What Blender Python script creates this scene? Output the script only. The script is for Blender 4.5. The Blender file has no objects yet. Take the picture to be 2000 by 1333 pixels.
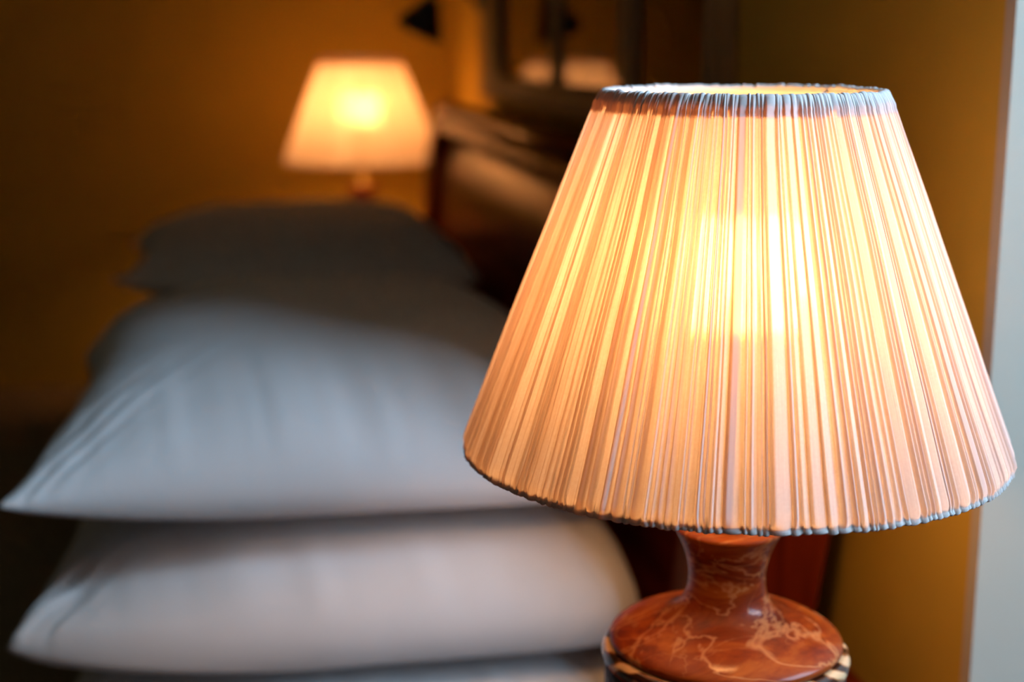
import bpy, bmesh, math, random
from mathutils import Vector, noise, Matrix
R = math.radians
PI = math.pi
sc = bpy.context.scene
col = sc.collection

# ------------------------------------------------------------------ camera
cam_d = bpy.data.cameras.new('camera')
cam = bpy.data.objects.new('camera', cam_d); col.objects.link(cam)
cam.location = (0, 0, 1.10)
cam.rotation_euler = (R(90 - 11.8), 0, R(-11.4))
cam_d.sensor_width = 36; cam_d.lens = 51.0
cam_d.clip_start = 0.02
cam_d.dof.use_dof = True
cam_d.dof.focus_distance = 0.668
cam_d.dof.aperture_fstop = 4.3
sc.camera = cam
# ------------------------------------------------------------------ world, daylight, exposure
w = bpy.data.worlds.new('world'); sc.world = w; w.use_nodes = True
w.node_tree.nodes['Background'].inputs[0].default_value = (.55, .7, 1, 1)
w.node_tree.nodes['Background'].inputs[1].default_value = 0.3
sc.view_settings.view_transform = 'Standard'
sc.view_settings.look = 'None'
sc.view_settings.gamma = 1
sc.view_settings.exposure = 0.0
sc.view_settings.use_curve_mapping = False
DAY = 76.0
ld = bpy.data.lights.new('window_daylight', 'AREA')
ld.shape = 'RECTANGLE'; ld.size = 1.0; ld.size_y = 1.15
ld.energy = DAY; ld.color = (.50, .74, 1.0)
lo = bpy.data.objects.new('window_daylight', ld); col.objects.link(lo)
WX, WY, WZ = 1.40, 0.0, 1.86            # window centre on the right-hand wall
lo.location = (WX + .03, WY, WZ)
lo.rotation_euler = (R(90), 0, R(90))     # faces -X
# bulb light (a warm incandescent, emitted by the bulb mesh)
BULB = (1.0, .45, .145)
BULB_L = 84.0          # front lamp
BULB_FAR = 128.0        # the far lamp has the stronger bulb

# ------------------------------------------------------------------ node helpers
def mat(name):
    m = bpy.data.materials.new(name); m.use_nodes = True
    nt = m.node_tree; nt.nodes.clear()
    out = nt.nodes.new('ShaderNodeOutputMaterial')
    return m, nt, out
def nd(nt, kind, **kw):
    n = nt.nodes.new('ShaderNode' + kind)
    for k, v in kw.items():
        if k.startswith('i_'):
            n.inputs[int(k[2:]) if k[2:].isdigit() else k[2:].replace('_', ' ')].default_value = v
        else: setattr(n, k, v)
    return n
def L(nt, a, ao, b, bi): nt.links.new(a.outputs[ao], b.inputs[bi])
def ramp(nt, stops, interp='LINEAR'):
    n = nt.nodes.new('ShaderNodeValToRGB'); cr = n.color_ramp; cr.interpolation = interp
    while len(cr.elements) < len(stops): cr.elements.new(.5)
    for e, (p, c) in zip(cr.elements, stops): e.position = p; e.color = (*c, 1)
    return n
def noisy(name, c1, c2, scale, rough=.7, bump=0., bscale=None, detail=4, stretch=None, coat=0., spec=.5, sheen=0.):
    """principled surface whose colour wanders between two tones, with a fine bump"""
    m, nt, out = mat(name)
    p = nd(nt, 'BsdfPrincipled'); p.inputs['Roughness'].default_value = rough
    p.inputs['Specular IOR Level'].default_value = spec
    p.inputs['Coat Weight'].default_value = coat; p.inputs['Coat Roughness'].default_value = .08
    p.inputs['Sheen Weight'].default_value = sheen
    tc = nd(nt, 'TexCoord'); src = (tc, 'Object')
    if stretch:
        mp = nd(nt, 'Mapping'); mp.inputs['Scale'].default_value = stretch
        L(nt, tc, 'Object', mp, 'Vector'); src = (mp, 'Vector')
    n = nd(nt, 'TexNoise'); n.inputs['Scale'].default_value = scale; n.inputs['Detail'].default_value = detail
    L(nt, *src, n, 'Vector')
    r = ramp(nt, [(.3, c1), (.7, c2)]); L(nt, n, 'Fac', r, 'Fac'); L(nt, r, 'Color', p, 'Base Color')
    if bump:
        b = nd(nt, 'Bump'); b.inputs['Strength'].default_value = bump; b.inputs['Distance'].default_value = .002
        n2 = nd(nt, 'TexNoise'); n2.inputs['Scale'].default_value = bscale or scale * 8; n2.inputs['Detail'].default_value = 3
        L(nt, *src, n2, 'Vector'); L(nt, n2, 'Fac', b, 'Height'); L(nt, b, 'Normal', p, 'Normal')
    L(nt, p, 'BSDF', out, 'Surface')
    return m

M_wall = noisy('ochre_wall_paint', (.60, .41, .055), (.66, .45, .062), 6, rough=.75, bump=.15, bscale=180, spec=.25)
M_pale = noisy('pale_grey_paint', (.53, .51, .43), (.57, .55, .46), 5, rough=.7, bump=.1, bscale=160, spec=.25)
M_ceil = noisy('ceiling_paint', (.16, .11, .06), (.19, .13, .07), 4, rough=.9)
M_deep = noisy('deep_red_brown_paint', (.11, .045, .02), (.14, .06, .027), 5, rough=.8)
M_floor = noisy('dark_carpet', (.05, .018, .012), (.08, .03, .02), 40, rough=.95, bump=.6, bscale=500)
M_white = noisy('white_gloss_paint', (.75, .74, .70), (.8, .79, .75), 7, rough=.3)
M_pillow = noisy('white_cotton', (.80, .80, .80), (.86, .86, .86), 9, rough=.85, bump=.25, bscale=260, spec=.2, sheen=.15)
M_sheet = noisy('mattress_ticking', (.55, .52, .45), (.62, .58, .5), 12, rough=.9)
M_spread = noisy('brown_bedspread_weave', (.50, .39, .23), (.56, .44, .27), 26, rough=.95, bump=.6, bscale=420)
M_black = noisy('black_painted_metal', (.012, .013, .012), (.02, .022, .018), 12, rough=.32)
M_brass = noisy('aged_brass', (.45, .28, .09), (.55, .36, .12), 30, rough=.3)
M_brass.node_tree.nodes['Principled BSDF'].inputs['Metallic'].default_value = 1
M_frame = noisy('grey_olive_frame_lacquer', (.20, .17, .09), (.26, .22, .12), 18, rough=.6, spec=.15)
M_linen = noisy('shade_wire_enamel', (.6, .58, .52), (.7, .68, .6), 20, rough=.5)

def mahogany(name, axis):
    m, nt, out = mat(name)
    p = nd(nt, 'BsdfPrincipled'); p.inputs['Roughness'].default_value = .4
    p.inputs['Coat Weight'].default_value = .3; p.inputs['Coat Roughness'].default_value = .15; p.inputs['Specular IOR Level'].default_value = .08
    tc = nd(nt, 'TexCoord'); mp = nd(nt, 'Mapping')
    mp.inputs['Scale'].default_value = {'y': (14, 1.2, 14), 'z': (14, 14, 1.2), 'x': (1.2, 14, 14)}[axis]
    L(nt, tc, 'Object', mp, 'Vector')
    n = nd(nt, 'TexNoise'); n.inputs['Scale'].default_value = 3; n.inputs['Detail'].default_value = 6; n.inputs['Distortion'].default_value = .6
    L(nt, mp, 'Vector', n, 'Vector')
    r = ramp(nt, [(.3, (.07, .007, .002)), (.55, (.17, .018, .005)), (.75, (.28, .042, .010))])
    L(nt, n, 'Fac', r, 'Fac'); L(nt, r, 'Color', p, 'Base Color')
    b = nd(nt, 'Bump'); b.inputs['Strength'].default_value = .08; b.inputs['Distance'].default_value = .001
    L(nt, n, 'Fac', b, 'Height'); L(nt, b, 'Normal', p, 'Normal'); L(nt, p, 'BSDF', out, 'Surface')
    return m
M_wood_y = mahogany('mahogany_along', 'y'); M_wood_z = mahogany('mahogany_upright', 'z'); M_wood_x = mahogany('mahogany_across', 'x')

def marble(name, dark, mid, light, vein, seed, vs=1.0):
    m, nt, out = mat(name)
    p = nd(nt, 'BsdfPrincipled'); p.inputs['Roughness'].default_value = .5; p.inputs['Specular IOR Level'].default_value = .12
    p.inputs['Coat Weight'].default_value = .28; p.inputs['Coat Roughness'].default_value = .16
    tc = nd(nt, 'TexCoord'); mp = nd(nt, 'Mapping')
    mp.inputs['Location'].default_value = (seed, seed * .7, -seed)
    mp.inputs['Rotation'].default_value = (.35, .25, .5); mp.inputs['Scale'].default_value = (10, 18, 34)
    L(nt, tc, 'Object', mp, 'Vector')
    n = nd(nt, 'TexNoise'); n.inputs['Scale'].default_value = 1.6 * vs; n.inputs['Detail'].default_value = 8
    n.inputs['Distortion'].default_value = 1.3; n.inputs['Roughness'].default_value = .62
    L(nt, mp, 'Vector', n, 'Vector')
    r = ramp(nt, [(.30, dark), (.50, mid), (.72, light)]); L(nt, n, 'Fac', r, 'Fac')
    # thin pale veins: ridges of distorted noise where it crosses one half
    def veins(scale, width, off):
        a = nd(nt, 'Mapping'); a.inputs['Location'].default_value = (off, off, off); L(nt, mp, 'Vector', a, 'Vector')
        q = nd(nt, 'TexNoise'); q.inputs['Scale'].default_value = scale; q.inputs['Detail'].default_value = 5
        q.inputs['Distortion'].default_value = .8; q.inputs['Roughness'].default_value = .55
        L(nt, a, 'Vector', q, 'Vector')
        s = nd(nt, 'Math', operation='SUBTRACT'); s.inputs[1].default_value = .5; L(nt, q, 'Fac', s, 0)
        ab = nd(nt, 'Math', operation='ABSOLUTE'); L(nt, s, 0, ab, 0)
        mr = nd(nt, 'MapRange'); mr.inputs['From Min'].default_value = 0; mr.inputs['From Max'].default_value = width
        mr.inputs['To Min'].default_value = 1; mr.inputs['To Max'].default_value = 0
        L(nt, ab, 0, mr, 'Value'); return mr
    v1 = veins(.9 * vs, .014, 3.1); v2 = veins(1.9 * vs, .022, 9.4)
    msk = nd(nt, 'TexNoise'); msk.inputs['Scale'].default_value = 1.3; L(nt, mp, 'Vector', msk, 'Vector')
    mk = nd(nt, 'MapRange'); mk.inputs['From Min'].default_value = .42; mk.inputs['From Max'].default_value = .62
    L(nt, msk, 'Fac', mk, 'Value')
    m2 = nd(nt, 'Math', operation='MULTIPLY'); L(nt, v2, 0, m2, 0); L(nt, mk, 0, m2, 1)
    mx = nd(nt, 'Math', operation='MAXIMUM'); L(nt, v1, 0, mx, 0); L(nt, m2, 0, mx, 1)
    sc_ = nd(nt, 'Math', operation='MULTIPLY'); sc_.inputs[1].default_value = .5; L(nt, mx, 0, sc_, 0)
    mix = nd(nt, 'Mix', data_type='RGBA'); L(nt, sc_, 0, mix, 'Factor'); L(nt, r, 'Color', mix, 6)
    mix.inputs[7].default_value = (*vein, 1)
    L(nt, mix, 2, p, 'Base Color'); L(nt, p, 'BSDF', out, 'Surface')
    return m
M_marble = marble('red_brown_veined_marble', (.085, .005, .001), (.22, .028, .002), (.38, .085, .008), (.62, .27, .10), 1.7)
M_marble_d = marble('dark_marble', (.012, .006, .006), (.04, .012, .008), (.10, .03, .015), (.35, .18, .10), 5.1)

def banded():
    m, nt, out = mat('banded_marble_rim')
    p = nd(nt, 'BsdfPrincipled'); p.inputs['Roughness'].default_value = .25; p.inputs['Coat Weight'].default_value = .7
    tc = nd(nt, 'TexCoord'); mp = nd(nt, 'Mapping'); mp.inputs['Scale'].default_value = (1, 1, 1.6)
    L(nt, tc, 'Object', mp, 'Vector')
    wv = nd(nt, 'TexWave'); wv.inputs['Scale'].default_value = 24; wv.inputs['Distortion'].default_value = 9
    wv.inputs['Detail'].default_value = 3; wv.bands_direction = 'DIAGONAL'; L(nt, mp, 'Vector', wv, 'Vector')
    r = ramp(nt, [(.25, (.035, .008, .003)), (.5, (.26, .08, .02)), (.8, (.75, .46, .24))])
    L(nt, wv, 'Fac', r, 'Fac'); L(nt, r, 'Color', p, 'Base Color'); L(nt, p, 'BSDF', out, 'Surface')
    return m
M_band = banded()

def fabric():
    """pleated cotton: 'layers' (how many thicknesses of cloth lie there) attenuates what shines through"""
    m, nt, out = mat('pleated_shade_cotton')
    at = nd(nt, 'Attribute', attribute_name='layers')
    tc = nd(nt, 'TexCoord')
    sep = nd(nt, 'SeparateXYZ'); L(nt, tc, 'Object', sep, 'Vector')
    ang = nd(nt, 'Math', operation='ARCTAN2'); L(nt, sep, 'Y', ang, 0); L(nt, sep, 'X', ang, 1)
    cb = nd(nt, 'CombineXYZ')
    sa = nd(nt, 'Math', operation='MULTIPLY'); sa.inputs[1].default_value = 60; L(nt, ang, 0, sa, 0)
    sz = nd(nt, 'Math', operation='MULTIPLY'); sz.inputs[1].default_value = 9; L(nt, sep, 'Z', sz, 0)
    L(nt, sa, 0, cb, 'X'); L(nt, sz, 0, cb, 'Z')
    th = nd(nt, 'TexNoise'); th.inputs['Scale'].default_value = 3.2; th.inputs['Detail'].default_value = 4; th.inputs['Roughness'].default_value = .7
    L(nt, cb, 'Vector', th, 'Vector')                       # long threads
    wv = nd(nt, 'TexNoise'); wv.inputs['Scale'].default_value = 700; wv.inputs['Detail'].default_value = 2
    L(nt, tc, 'Object', wv, 'Vector')                       # weave
    t1 = nd(nt, 'MapRange'); t1.inputs['From Min'].default_value = .3; t1.inputs['From Max'].default_value = .7
    t1.inputs['To Min'].default_value = -.45; t1.inputs['To Max'].default_value = .55; L(nt, th, 'Fac', t1, 'Value')
    t2 = nd(nt, 'MapRange'); t2.inputs['From Min'].default_value = .3; t2.inputs['From Max'].default_value = .7
    t2.inputs['To Min'].default_value = -.18; t2.inputs['To Max'].default_value = .18; L(nt, wv, 'Fac', t2, 'Value')
    a1 = nd(nt, 'Math', operation='ADD'); L(nt, at, 'Fac', a1, 0); L(nt, t1, 0, a1, 1)
    a2 = nd(nt, 'Math', operation='ADD'); L(nt, a1, 0, a2, 0); L(nt, t2, 0, a2, 1)
    comb = nd(nt, 'CombineColor')
    for k, b in enumerate((.79, .665, .56)):
        pw = nd(nt, 'Math', operation='POWER'); pw.inputs[0].default_value = b; L(nt, a2, 0, pw, 1)
        L(nt, pw, 0, comb, k)
    tr = nd(nt, 'BsdfTranslucent'); L(nt, comb, 'Color', tr, 'Color')
    rf = nd(nt, 'BsdfRefraction'); rf.inputs['IOR'].default_value = 1.35; rf.inputs['Roughness'].default_value = .32
    L(nt, comb, 'Color', rf, 'Color')
    mx = nd(nt, 'MixShader'); mx.inputs[0].default_value = .13; L(nt, tr, 0, mx, 1); L(nt, rf, 0, mx, 2)
    df = nd(nt, 'BsdfDiffuse'); df.inputs['Color'].default_value = (.86, .86, .84, 1)
    # thicker cloth reflects more, transmits less
    fr = nd(nt, 'MapRange'); fr.inputs['From Min'].default_value = 1; fr.inputs['From Max'].default_value = 5
    fr.inputs['To Min'].default_value = .40; fr.inputs['To Max'].default_value = .68; L(nt, a2, 0, fr, 'Value')
    m2 = nd(nt, 'MixShader'); L(nt, fr, 0, m2, 0); L(nt, mx, 0, m2, 1); L(nt, df, 0, m2, 2)
    b = nd(nt, 'Bump'); b.inputs['Strength'].default_value = .25; b.inputs['Distance'].default_value = .0006
    L(nt, th, 'Fac', b, 'Height')
    L(nt, b, 'Normal', df, 'Normal')
    L(nt, m2, 0, out, 'Surface')
    return m
M_fabric = fabric()

def emit(name, c, s):
    m, nt, out = mat(name)
    e = nd(nt, 'Emission'); e.inputs[0].default_value = (*c, 1); e.inputs[1].default_value = s
    L(nt, e, 0, out, 'Surface'); return m
M_bulb = emit('glowing_bulb_glass', BULB, BULB_L)
M_bulb_far = emit('glowing_bulb_glass_strong', BULB, BULB_FAR)

def glazing():
    m, nt, out = mat('picture_glass')
    t = nd(nt, 'BsdfTransparent'); g = nd(nt, 'BsdfGlossy'); g.inputs['Roughness'].default_value = .02
    f = nd(nt, 'Fresnel'); f.inputs['IOR'].default_value = 1.75
    mx = nd(nt, 'MixShader'); L(nt, f, 0, mx, 0); L(nt, t, 0, mx, 1); L(nt, g, 0, mx, 2); L(nt, mx, 0, out, 'Surface')
    return m
M_glass = glazing()
def art():
    m, nt, out = mat('dark_red_print')
    p = nd(nt, 'BsdfPrincipled'); p.inputs['Roughness'].default_value = .9; p.inputs['Specular IOR Level'].default_value = 0
    tc = nd(nt, 'TexCoord'); n = nd(nt, 'TexNoise'); n.inputs['Scale'].default_value = 6; n.inputs['Detail'].default_value = 3
    L(nt, tc, 'Object', n, 'Vector')
    r = ramp(nt, [(.38, (.008, .003, .003)), (.52, (.05, .008, .004)), (.66, (.12, .016, .006))])
    L(nt, n, 'Fac', r, 'Fac'); L(nt, r, 'Color', p, 'Base Color'); L(nt, p, 'BSDF', out, 'Surface'); return m
M_art = art()

# ------------------------------------------------------------------ mesh helpers
def link(name, bm, m, parent=None, smooth=True, loc=None):
    me = bpy.data.meshes.new(name); bmesh.ops.recalc_face_normals(bm, faces=bm.faces[:])
    bm.to_mesh(me); bm.free()
    if smooth: me.polygons.foreach_set('use_smooth', [True] * len(me.polygons))
    me.materials.append(m)
    o = bpy.data.objects.new(name, me); col.objects.link(o)
    if parent: o.parent = parent
    if loc: o.location = loc
    return o
def box(bm, x0, x1, y0, y1, z0, z1, bev=0.):
    vs = [bm.verts.new((x, y, z)) for x in (x0, x1) for y in (y0, y1) for z in (z0, z1)]
    fs = [bm.faces.new([vs[i] for i in q]) for q in ((0, 1, 3, 2), (4, 6, 7, 5), (0, 4, 5, 1), (2, 3, 7, 6), (0, 2, 6, 4), (1, 5, 7, 3))]
    if bev:
        es = list({e for f in fs for e in f.edges})
        bmesh.ops.bevel(bm, geom=es, offset=bev, segments=3, affect='EDGES', profile=.5)
def boxo(name, x0, x1, y0, y1, z0, z1, m, parent=None, bev=0.):
    bm = bmesh.new(); box(bm, x0, x1, y0, y1, z0, z1, bev)
    return link(name, bm, m, parent, smooth=False)
def lathe(pts, n=96, closed=False):
    bm = bmesh.new(); rows = []
    for r, z in pts:
        if r < 1e-6: rows.append([bm.verts.new((0, 0, z))]); continue
        rows.append([bm.verts.new((r * math.cos(2 * PI * k / n), r * math.sin(2 * PI * k / n), z)) for k in range(n)])
    pairs = list(zip(rows, rows[1:])) + ([(rows[-1], rows[0])] if closed else [])
    for a, b in pairs:
        for k in range(n):
            q = (k + 1) % n
            if len(a) == 1 and len(b) == 1: continue
            if len(a) == 1: bm.faces.new((a[0], b[k], b[q]))
            elif len(b) == 1: bm.faces.new((a[k], b[0], a[q]))
            else: bm.faces.new((a[k], b[k], b[q], a[q]))
    return bm
def spline(pts, n=8):
    """Catmull-Rom through 2D points"""
    out = []
    P = [pts[0]] + list(pts) + [pts[-1]]
    for i in range(1, len(P) - 2):
        for k in range(n):
            t = k / n; a, b, c, d = P[i - 1], P[i], P[i + 1], P[i + 2]
            out.append(tuple(.5 * (2 * b[j] + (c[j] - a[j]) * t + (2 * a[j] - 5 * b[j] + 4 * c[j] - d[j]) * t * t + (3 * b[j] - a[j] - 3 * c[j] + d[j]) * t ** 3) for j in range(2)))
    out.append(tuple(pts[-1])); return out
def tube(bm, pts, r, n=10, cap=True):
    rings = []
    for i, p in enumerate(pts):
        p = Vector(p); a = Vector(pts[max(i - 1, 0)]); b = Vector(pts[min(i + 1, len(pts) - 1)])
        t = (b - a).normalized(); u = t.orthogonal().normalized() if i == 0 else (u - t * u.dot(t)).normalized()
        v = t.cross(u); rr = r[i] if isinstance(r, (list, tuple)) else r
        rings.append([bm.verts.new(p + (u * math.cos(2 * PI * k / n) + v * math.sin(2 * PI * k / n)) * rr) for k in range(n)])
    for a, b in zip(rings, rings[1:]):
        for k in range(n): bm.faces.new((a[k], a[(k + 1) % n], b[(k + 1) % n], b[k]))
    if cap: bm.faces.new(rings[0][::-1]); bm.faces.new(rings[-1])
def prism_y(prof, y0, y1):
    """closed XZ outline extruded along Y"""
    bm = bmesh.new()
    a = [bm.verts.new((x, y0, z)) for x, z in prof]; b = [bm.verts.new((x, y1, z)) for x, z in prof]
    n = len(prof)
    for k in range(n): bm.faces.new((a[k], a[(k + 1) % n], b[(k + 1) % n], b[k]))
    bm.faces.new(a); bm.faces.new(b[::-1])
    return bm
def thing(name, label, cat, loc=(0, 0, 0), rz=0, group=None):
    o = bpy.data.objects.new(name, None); col.objects.link(o); o.empty_display_size = .05
    o.location = loc; o.rotation_euler = (0, 0, rz); o['label'] = label; o['category'] = cat
    if group: o['group'] = group
    return o
def tag(o, label, cat, group=None):
    o['label'] = label; o['category'] = cat
    if group: o['group'] = group
    return o
def struct(name, x0, x1, y0, y1, z0, z1, m):
    o = boxo(name, x0, x1, y0, y1, z0, z1, m); o['kind'] = 'structure'; return o
def copy_tree(o, parent=None):
    c = o.copy(); col.objects.link(c); c.parent = parent
    for ch in list(o.children): copy_tree(ch, c)
    return c

# ------------------------------------------------------------------ the room
WALLX = .462; FARY = 2.95; ENDY = .796; RX = 1.40; LX = -3.4; BY = -2.4; CZ = 2.5; T = .12
struct('floor', LX - T, RX + T, BY - T, FARY + T, -.05, 0, M_floor)
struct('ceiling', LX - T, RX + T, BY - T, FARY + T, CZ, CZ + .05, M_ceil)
struct('wall_far', LX - T, WALLX, FARY, FARY + T, 0, CZ, M_wall)
struct('wall_headboard', WALLX, RX + T, ENDY + .012, FARY + T, 0, CZ, M_wall)      # the thick wall the bed stands against
struct('wall_recess', WALLX, RX + T, ENDY, ENDY + .012, 0, CZ, M_pale)             # its end face, painted pale grey
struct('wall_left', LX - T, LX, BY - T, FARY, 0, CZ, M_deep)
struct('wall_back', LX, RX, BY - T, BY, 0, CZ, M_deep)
w0, w1, h0, h1 = WY - .55, WY + .55, WZ - .62, WZ + .62
bm = bmesh.new()
box(bm, RX, RX + T, BY - T, w0, 0, CZ); box(bm, RX, RX + T, w1, ENDY, 0, CZ)
box(bm, RX, RX + T, w0, w1, 0, h0); box(bm, RX, RX + T, w0, w1, h1, CZ)
o = link('wall_right', bm, M_pale, smooth=False); o['kind'] = 'structure'
bm = bmesh.new()
for a in ((w0, w0 + .045, h0, h1), (w1 - .045, w1, h0, h1), (w0, w1, h0, h0 + .045), (w0, w1, h1 - .045, h1), (WY - .02, WY + .02, h0, h1)):
    box(bm, RX + .05, RX + .10, *a)
o = link('window_1', bm, M_white, smooth=False); o['kind'] = 'structure'

# ------------------------------------------------------------------ pleated lamp
TOPZ, BOTZ = .4225, .2405          # above the lamp's foot (foot at z = .65)
RT, RB = .0712, .1410
def shade_mesh(seed):
    rnd = random.Random(seed)
    n = 236
    ws = [rnd.lognormvariate(0, .42) for _ in range(n)]
    s = sum(ws); ws = [x * 2 * PI / s for x in ws]
    ang = []; a = 0
    cols = []                                       # (angle, pleat, t)
    ts = [0, .05, .11, .18, .27, .38, .50, .62, .74, .85, .94]
    for i, wd in enumerate(ws):
        for t in ts: cols.append((a + wd * t, i, t))
        a += wd
    pl = []
    for i in range(n):
        wide = ws[i] / (2 * PI / n)
        pl.append(dict(A=rnd.uniform(.0009, .0021) * (.6 + .5 * wide), ov=rnd.choice([.0, .12, .25, .3, .4, .55, .75]) * rnd.uniform(.8, 1.2),
                       n=rnd.choice([1.5, 1.8, 2.2, 2.7]), base=rnd.uniform(.75, 1.25), flip=rnd.random() < .25, kind='knife' if rnd.random() < .38 else 'ridge', rw=rnd.uniform(.16, .36), rc=rnd.uniform(.38, .62),
                       cur=rnd.gauss(0, .006), ph=rnd.random() * 9, z=rnd.gauss(0, .0003), hem=rnd.gauss(0, .0005)))
    H = TOPZ - BOTZ
    rows = []    # (s along height, dr, dz, kind)
    rows += [(0.020, -.0026, 0, 'in'), (0.008, -.0030, 0, 'in')]
    for q in (150, 200, 235, 270, 300, 330): rows.append((0, math.cos(R(q)) * .0016, math.sin(R(q)) * .0018, 'roll'))
    rows += [(.002, 0, 0, 'out'), (.005, 0, 0, 'out'), (.008, 0, 0, 'out'), (.012, 0, 0, 'out'), (.018, 0, 0, 'out'), (.03, 0, 0, 'out')]
    k = 30
    for j in range(1, k): rows.append((.03 + .885 * j / k, 0, 0, 'out'))
    rows += [(.915, 0, 0, 'out'), (.935, 0, 0, 'out'), (.945, 0, 0, 'out'), (.950, 0, 0, 'out'), (.955, 0, 0, 'out'), (.960, 0, 0, 'out'), (.966, 0, 0, 'out'), (.975, 0, 0, 'out'), (.99, 0, 0, 'out')]
    for q in (20, 50, 80, 110, 140, 170): rows.append((1, math.cos(R(q)) * .0020, math.sin(R(q)) * .0020, 'rollt'))
    rows += [(.985, -.0036, 0, 'in'), (.962, -.0034, 0, 'in')]
    bm = bmesh.new(); lay = bm.verts.layers.float.new('layers')
    grid = []
    for (sv, dr, dz, kind) in rows:
        ring = []
        for (th0, i, t) in cols:
            p = pl[i]; tt = 1 - t if p['flip'] else t
            if p['kind'] == 'knife':       # overlapping pleat: quick rise, slow fall
                prof = (tt / .13) if tt < .13 else (1 - (tt - .13) / .87) ** .8
                ov = p['ov'] * (1 + .7 * sv)
                ovl = max(0, min(1, (ov - tt) / .10 + .5)) if ov > .02 else 0
            else:                          # gathered ridge of doubled cloth beside a flat single-cloth valley
                wd_ = p['rw'] * (1 + .45 * sv)
                q_ = (tt - p['rc']) / wd_
                prof = 1.25 * max(0, 1 - q_ * q_) ** .75 if abs(q_) < 1 else 0
                ovl = max(0, min(1, (1 - abs(q_)) * 3.5))
            lay_v = p['base'] + (p['n'] - 1) * ovl
            if tt < .04 or tt > .985: lay_v += .6
            # strips wander a little, and swirl where they are gathered at the top
            wob = .006 * noise.noise(Vector((th0 * 2.3, sv * 1.7, seed))) + .0016 * noise.noise(Vector((th0 * 26, sv * 4, 3.3)))
            th = th0 + wob + p['cur'] * (max(0, sv - .86) / .14) ** 2 - p['cur'] * .7 * max(0, 1 - sv / .05) ** 2
            lobe = max(0, math.sin(PI * tt)) ** .6
            e_ = max(0, 1 - sv / .02, 1 - (1 - sv) / .02)
            prof = prof * (1 - e_) + lobe * e_
            amp = p['A'] * (1 - .45 * sv) * (1 - .35 * e_)
            d = amp * prof
            d += .0009 * noise.noise(Vector((th0 * 3, sv * 3, 7.7)))
            r0 = RB + (RT - RB) * sv; z0 = BOTZ + H * sv
            if kind == 'in': r = r0 + dr - d * .3; z = z0; lay_v = 3.5
            elif kind == 'roll':
                r = r0 - .0016 + dr + d * max(0, dr / .0016) * .8; z = z0 + dz * (1 + .15 * lobe) - .0003 * lobe + p['hem'] * .4; lay_v = 5
            elif kind == 'rollt':
                r = r0 - .0020 + dr + d * max(0, dr / .002) * .8; z = z0 + dz * (1 + .15 * lobe) + p['z']; lay_v = 5.5
            else:
                r = r0 + d
                if sv < .035: r -= .0012 * (1 - sv / .035) ** 2
                if sv > .97: r += .0004
                z = z0
                hb = .0045 + p['hem'] * 4 + .008 * max(0, .6 - prof)
                if sv < hb: lay_v = lay_v + 3.4 * min(1, (hb - sv) / .003)
                ht = .953 + p['hem'] * 2
                if sv > ht: lay_v = lay_v * (.45 if (p['ph'] > 7.6 and tt > .5 and sv < .968) else 1) + 3.4 * min(1, (sv - ht) / .006) * (.25 if (p['ph'] > 7.6 and tt > .5 and sv < .968) else 1)
            v = bm.verts.new((r * math.cos(th), r * math.sin(th), z)); v[lay] = lay_v
            ring.append(v)
        grid.append(ring)
    m = len(cols)
    for a_, b_ in zip(grid, grid[1:]):
        for k in range(m):
            q = (k + 1) % m
            bm.faces.new((a_[k], a_[q], b_[q], b_[k]))
    return bm

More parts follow.
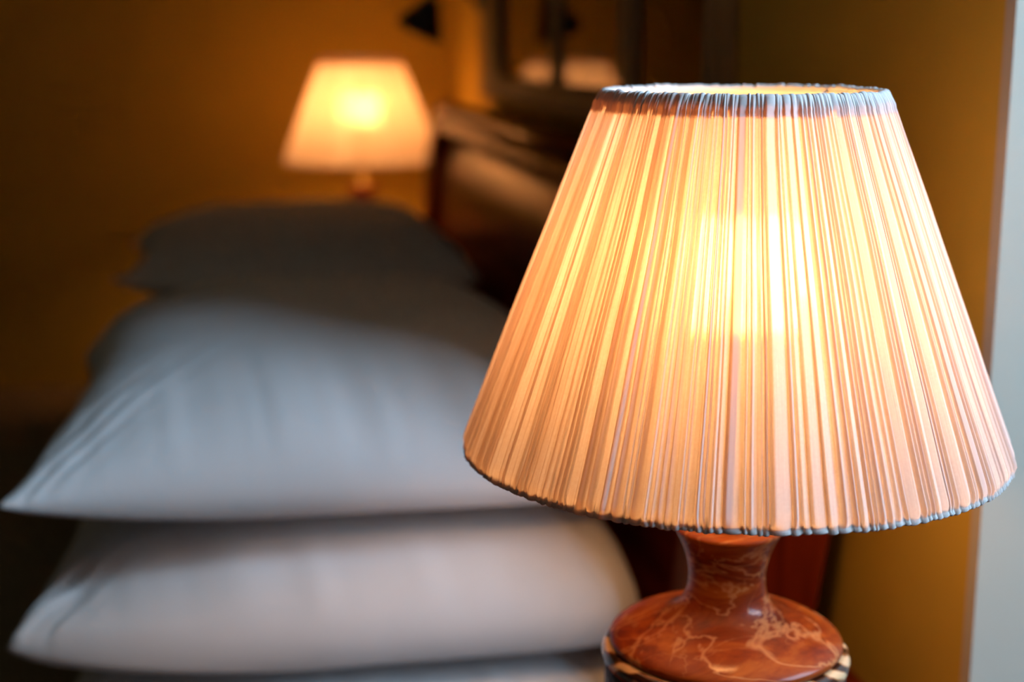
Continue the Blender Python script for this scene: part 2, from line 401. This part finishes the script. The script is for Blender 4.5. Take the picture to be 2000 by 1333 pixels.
def make_lamp(label, loc):
    t = thing('table_lamp', label, 'lamp', loc)
    # foot and dark body below the shoulder
    body = [(0, 0), (.066, 0), (.068, .003), (.068, .012), (.064, .018), (.058, .024), (.056, .032), (.058, .042), (.0625, .05), (.0645, .058), (.0648, .10), (.0648, .117), (.060, .119), (0, .119)]
    b = link('lamp_body', lathe(body), M_marble_d, t)
    band = [(.052, .1195), (.0640, .1195), (.0662, .1205), (.0668, .1228), (.0664, .1255), (.0648, .1280), (.0622, .1292), (.0600, .1280), (.0590, .1262), (.052, .1262)]
    link('rim_band', lathe(band, closed=True), M_band, t)
    neck = spline([(.0585, .1265), (.0600, .1280), (.0618, .1296), (.0626, .1312), (.0618, .1334), (.0585, .1360), (.0520, .1392), (.0440, .1420), (.0355, .1452), (.0285, .1488), (.0240, .1532), (.0216, .1585), (.0206, .1650), (.0208, .1715), (.0224, .1790), (.0250, .1860), (.0272, .1905), (.0283, .1928)], 5)
    neck = [(0, .1265)] + neck + [(.0285, .1940), (.0280, .1950), (.0266, .1954), (.014, .1954), (0, .1954)]
    link('lamp_neck', lathe(neck), M_marble, t)
    # brass socket on a short stem, with its bulb
    sk = [(0, .1955), (.013, .1955), (.013, .198), (.006, .201), (.006, .250), (.0165, .254), (.0175, .258), (.0175, .292), (.0150, .296), (0, .296)]
    s = link('lamp_socket', lathe(sk, 32), M_brass, t)
    bz = .334
    bulb = [(.0, .297)] + spline([(.0120, .2975), (.0135, .306), (.0185, .318), (.0210, .328), (.0210, .336), (.0172, .346), (.009, .3525), (.0, .354)], 5)
    link('light_bulb', lathe(bulb, 40), M_bulb, t)
    sh = link('lamp_shade', shade_mesh(11), M_fabric, t)
    bm = lathe([(RT - .003 + .0008 * math.cos(a * PI / 4), TOPZ - .001 + .0008 * math.sin(a * PI / 4)) for a in range(8)], 96, True)
    for k in range(3):
        a = k * 2 * PI / 3 + .5
        tube(bm, [((RT - .003) * math.cos(a), (RT - .003) * math.sin(a), TOPZ - .001), (.04 * math.cos(a), .04 * math.sin(a), TOPZ - .008), (.010 * math.cos(a), .010 * math.sin(a), TOPZ - .012)], .0009, 8)
    g = lathe([(.012 + .0015 * math.cos(a * PI / 4), TOPZ - .012 + .0012 * math.sin(a * PI / 4)) for a in range(8)], 32, True)
    me = bpy.data.meshes.new('x'); g.to_mesh(me); g.free(); bm.from_mesh(me); bpy.data.meshes.remove(me)
    link('shade_spider', bm, M_linen, sh)
    bm = lathe([(RB - .0030 + .0009 * math.cos(a * PI / 4), BOTZ + .0008 + .0009 * math.sin(a * PI / 4)) for a in range(8)], 128, True)
    link('shade_ring', bm, M_linen, sh)
    return t
lamp = make_lamp('large lit bedside lamp in front with finely pleated cream shade on red brown marble base', (.2590, .70, .6505))
lamp2 = copy_tree(lamp)
for ch in lamp2.children:
    if ch.name.startswith('light_bulb'): ch.material_slots[0].link = 'OBJECT'; ch.material_slots[0].material = M_bulb_far
lamp2['label'] = 'small blurred lit bedside lamp beyond the bed by the far orange wall'
lamp2.location = (.257, 2.655, .6405); lamp2.rotation_euler.z = 1.9
for l_ in (lamp, lamp2): l_['group'] = 'matching bedside lamps'
del lamp['group']; del lamp2['group']

# ------------------------------------------------------------------ bed
PF = [(.300, .20), (.305, .45), (.318, .60), (.333, .72), (.345, .82), (.352, .90), (.358, .945)]     # front of the side stiles, bottom to top
def stile_prof(off=0., back=.094):
    f = spline(PF, 4)
    top = [(.366, .975), (.380, .993), (.398, .996), (.414, .985)]
    b = [(x + back + (z - .6) * .02, z) for x, z in f][::-1]
    return [(x + off, z) for x, z in f] + top + b
BED0, BED1 = .955, 2.495
bed = thing('bed', 'wide bed with a glossy curved mahogany headboard against the ochre wall', 'bed', (0, 0, 0))
# panel: set back from the stiles
f = spline([(.326, .20), (.331, .45), (.342, .60), (.354, .72), (.360, .80), (.364, .85), (.371, .89), (.382, .918), (.396, .940)], 4)
prof = f + [(x + .022, z) for x, z in f[::-1]]
hb = link('headboard', prism_y(prof, BED0 + .055, BED1 - .055), M_wood_y, bed)
for e in hb.data.polygons: e.use_smooth = False
for y in (BED0, BED1 - .055):
    o = link('headboard_stile', prism_y(stile_prof(), y, y + .055), M_wood_z, hb, smooth=False)
# rolled top rail in three mouldings
def rail(name, pr, z_):
    o = link(name, prism_y(pr, BED0 + .055, BED1 - .055), M_wood_y, hb, smooth=False)
circ = lambda cx, cz, rx, rz, n=20: [(cx + rx * math.cos(2 * PI * k / n), cz + rz * math.sin(2 * PI * k / n)) for k in range(n)]
o = link('top_rail', prism_y(circ(.390, .982, .024, .013), BED0 + .0545, BED1 - .0545), M_wood_y, hb); 
pr = [(.378, .971), (.368, .968), (.364, .962), (.364, .950), (.368, .944), (.378, .941), (.430, .941), (.430, .971)]
rail('rail_band', pr, 0)
for nm, y0 in (('side_rail', BED0 + .01), ('side_rail', BED1 - .035)):
    boxo(nm, -1.72, .31, y0, y0 + .025, .20, .34, M_wood_x, bed, .004)
boxo('footboard', -1.76, -1.72, BED0, BED1, .20, .56, M_wood_y, bed, .006)
for x in (-1.74, .32):
    for y in (BED0 + .03, BED1 - .03):
        bm = lathe(spline([(.018, 0), (.024, .02), (.030, .08), (.022, .13), (.032, .17), (.032, .205)], 4), 20)
        link('bed_leg', bm, M_wood_z, bed, loc=(x, y, 0))
boxo('slat_base', -1.72, .31, BED0 + .036, BED1 - .036, .235, .26, M_wood_x, bed)
m_ = boxo('mattress', -1.70, .296, BED0 + .038, BED1 - .038, .261, .517, M_sheet, None, .03)
tag(m_, 'cream mattress lying inside the mahogany bed frame under the brown bedspread', 'mattress')
# bedspread with fall on both sides, slightly wavy
def bedspread():
    bm = bmesh.new()
    ny, nx = 100, 90
    y0, y1 = BED0 + .028, BED1 - .028
    path = []
    drop = .14
    Ltot = drop * 2 + (y1 - y0)
    for i in range(ny + 1):
        s = Ltot * i / ny
        if s < drop: path.append((y0 - .012, .522 - (drop - s)))
        elif s > Ltot - drop: path.append((y1 + .012, .522 - (s - (Ltot - drop))))
        else: path.append((y0 + (s - drop), .528))
    g = []
    for j in range(nx + 1):
        x = -1.715 + (.292 + 1.715) * j / nx
        row = []
        for (y, z) in path:
            n1 = noise.noise(Vector((x * 3, y * 3, 1)))
            side = z < .52
            row.append(bm.verts.new((x, y + (.004 * math.sin(x * 30) * (1 if y > 1.7 else -1) if side else 0), z + (0 if side else .003 * abs(n1)))))
        g.append(row)
    for a, b in zip(g, g[1:]):
        for k in range(ny): bm.faces.new((a[k], a[k + 1], b[k + 1], b[k]))
    bmesh.ops.solidify(bm, geom=bm.faces[:], thickness=.0035)
    return bm
tag(link('bedspread', bedspread(), M_spread), 'dark brown bedspread stretched flat over the bed left of the pillows', 'bedspread')

# ------------------------------------------------------------------ pillows
def pillow(name, label, cx, cy, wx, wy, zs, zt, zb, rz, seed, sag=.017, group=None, q=.42, free=False, tilt=0.):
    """zs seam height at the rim, zt top of the crown, zb underside; corners are pointed and sag"""
    N = 96
    rnd = random.Random(seed)
    def pt(u, v, top):
        # pinched outline with pointed corners
        eu = 1 - (.15 if u < 0 else .02) * (1 - abs(v) ** 1.4) * abs(u) ** 3 - (.05 * (u * abs(v)) ** 6 if u > 0 else 0) ; ev = 1 - .045 * (1 - u * u) * abs(v) ** 3 - (.10 * (u * abs(v)) ** 6 if u > 0 else 0)
        x = u * wx / 2 * eu; y = v * wy / 2 * ev
        au, av = abs(u), abs(v)
        d = (max(0, 1 - au ** (2.4 if u < 0 else 5)) * max(0, 1 - av ** 3.0)) ** q
        seam = zs - sag * (1 - ((au * av) ** 2 if u < 0 else 0)) - tilt * (v + 1) / 2 * av
        # soft gathers running in from the seam
        wr = 0
        if 1 - av < .6:
            e = max(0, 1 - (1 - av) / .6)
            wr += .0052 * e * (1 - e ** 6) * (noise.noise(Vector((u * 5.2 + .8 * v, seed * 3.1 + v, 0))) + .6 * noise.noise(Vector((u * 12 + 1.5 * v, seed * 1.7, 2))))
        if 1 - au < .6:
            e = max(0, 1 - (1 - au) / .6)
            wr += .0050 * e * (1 - e ** 6) * (noise.noise(Vector((v * 6.0, seed * 2.3 + u, 4))) + .5 * noise.noise(Vector((v * 13, seed, 6))))
        # folds pointing to the corners
        dg = (au - av)
        wr += .005 * math.exp(-(dg / .12) ** 2) * (au * av) * noise.noise(Vector((dg * 26, u * 2, seed))) * 2
        big = (.006 if free else 0) * d * noise.noise(Vector((u * 1.6, v * 1.6, seed * 5.0)))
        wr *= 1.1
        if not free: wr *= (1 - d) * 2.2
        if top: z = seam + (zt - seam) * d + wr * min(1, d * 3) * 1.3 + big
        else: z = seam - (seam - zb) * d + wr * min(1, d * 3) * .25 * (1 - d)
        return Vector((x, y, z))
    bm = bmesh.new(); G = {}
    def par(i):
        a = -1 + 2 * i / N
        return math.sin(a * PI / 2) * .55 + a * .45
    for top in (True, False):
        for i in range(N + 1):
            for j in range(N + 1):
                rim = i in (0, N) or j in (0, N)
                if rim and not top: G[(False, i, j)] = G[(True, i, j)]; continue
                G[(top, i, j)] = bm.verts.new(pt(par(i), par(j), top))
        for i in range(N):
            for j in range(N):
                bm.faces.new([G[(top, i, j)], G[(top, i + 1, j)], G[(top, i + 1, j + 1)], G[(top, i, j + 1)]])
    o = link(name, bm, M_pillow); o.location = (cx, cy, 0); o.rotation_euler = (0, 0, rz)
    tag(o, label, 'pillow', group)
    return o
NP, FP = 'near pile of pillows', 'far pile of pillows'
pillow('pillow', 'white pillow at the bottom of the near pile, mostly hidden behind the marble base', .086, 1.345, .455, .70, .602, .638, .5325, R(-.6), 3, group=NP)
pillow('pillow', 'plump white pillow in the middle of the near pile, behind the marble lamp base', .076, 1.345, .478, .72, .690, .752, .640, R(1.0), 8, sag=.044, group=NP, q=.36)
pillow('pillow', 'large white pillow on top of the near pile with its pointed corner sticking out left', .074, 1.350, .465, .71, .787, .860, .755, R(.2), 14, sag=.026, group=NP, q=.46, free=True, tilt=.05)
pillow('pillow', 'shaded pillow at the bottom of the far pile, under the other two', .100, 2.085, .42, .68, .600, .650, .5325, R(1), 23, group=FP)
pillow('pillow', 'shaded pillow in the middle of the far pile, edge showing under the topmost one', .093, 2.085, .450, .68, .735, .765, .653, R(-1.5), 29, sag=.03, group=FP)
pillow('pillow', 'shaded olive looking pillow on top of the far pile below the small lamp', .092, 2.09, .46, .67, .822, .862, .768, R(1.2), 37, sag=.024, group=FP, free=True, tilt=.05, q=.6)

# ------------------------------------------------------------------ nightstands
def nightstand(label, y0, y1, h=0.):
    t = thing('nightstand', label, 'nightstand', (.25, (y0 + y1) / 2, h))
    hw = (y1 - y0) / 2
    boxo('tabletop', -.175, .19, -hw, hw, .622, .6495, M_wood_x, t, .005)
    boxo('cabinet_body', -.150, .185, -hw + .02, hw - .02, .12, .621, M_wood_z, t, .003)
    for z in (.46, .29, .14):
        d = boxo('drawer', -.162, -.1505, -hw + .035, hw - .035, z, z + .15, M_wood_y, t, .003)
        kb = link('knob', lathe([(0, 0), (.006, 0), (.005, .008), (.011, .014), (.011, .019), (0, .023)], 20), M_brass, d)
        kb.location = (-.1622, 0, z + .075); kb.rotation_euler = (0, R(-90), 0)
    for x in (-.135, .168):
        for y in (-hw + .035, hw - .035):
            link('leg', lathe([(0, -h), (.012, -h), (.018, .1195), (0, .1195)], 16), M_wood_z, t, loc=(x, y, 0))
    return t
nightstand('mahogany nightstand under the large front lamp', .49, .93)
n2 = nightstand('mahogany nightstand beyond the bed under the small far lamp', 2.512, 2.93, -.01)

# ------------------------------------------------------------------ framed picture, three panels side by side
PX = WALLX
pic = thing('picture_frame', 'wide grey framed picture with three dark red glazed panels above the headboard', 'picture', (0, 0, 0))
Y0, Y1, Z0, Z1 = 1.262, 2.45, 1.004, 1.70
bm = bmesh.new()
d0, d1 = PX - .022, PX - .0005
fw = .035
box(bm, d0, d1, Y0, Y0 + fw, Z0, Z1, .003); box(bm, d0, d1, Y1 - .14, Y1, Z0, Z1, .003)
box(bm, d0, d1, Y0 + fw, Y1 - .14, Z0, Z0 + .037, .003); box(bm, d0, d1, Y0 + fw, Y1 - .14, Z1 - fw, Z1, .003)
link('frame', bm, M_frame, pic, smooth=False)
ys = [Y0 + fw, 1.545, 1.600, 1.905, 1.945, Y1 - .14]
boxo('divider', d0 + .004, d1, ys[1], ys[2], Z0 + .037, Z1 - fw, M_frame, pic)
boxo('divider', d0 + .004, d1, ys[3], ys[4], Z0 + .037, Z1 - fw, M_frame, pic)
for a, b in ((0, 1), (2, 3), (4, 5)):
    p_ = boxo('print', PX - .006, PX - .002, ys[a], ys[b], Z0 + .037, Z1 - fw, M_art, pic)
    bm = bmesh.new(); vs = [bm.verts.new((PX - .012, y, z)) for y, z in ((ys[a], Z0 + .037), (ys[b], Z0 + .037), (ys[b], Z1 - fw), (ys[a], Z1 - fw))]
    bm.faces.new(vs); g_ = link('glass', bm, M_glass, p_, smooth=False)
    if g_.data.polygons[0].normal.x > 0: g_.data.flip_normals()

# ------------------------------------------------------------------ black swing-arm reading light
rl = thing('reading_light', 'small black wall reading light on a bent arm at the top edge', 'wall light', (WALLX - .0005, 2.50, 1.16))
o = link('wall_plate', lathe([(0, 0), (.030, 0), (.030, .006), (.022, .012), (.010, .016), (.010, .022), (0, .022)], 32), M_black, rl); o.rotation_euler = (0, R(-90), 0)
bm = bmesh.new(); tube(bm, [(-.020, 0, 0), (-.03, 0, .012), (-.05, -.01, .022), (-.08, -.04, .026), (-.102, -.075, .020), (-.108, -.085, .004)], .0042, 12)
link('swing_arm', bm, M_black, rl)
o = link('light_head', lathe(spline([(.0, .030), (.010, .029), (.016, .022), (.024, .004), (.038, -.020), (.042, -.030)], 4) + [(.0405, -.030), (.022, .002), (.0, .020)], 40), M_black, rl)
o.location = (-.118, -.09, -.022); o.rotation_euler = (R(12), R(24), 0)
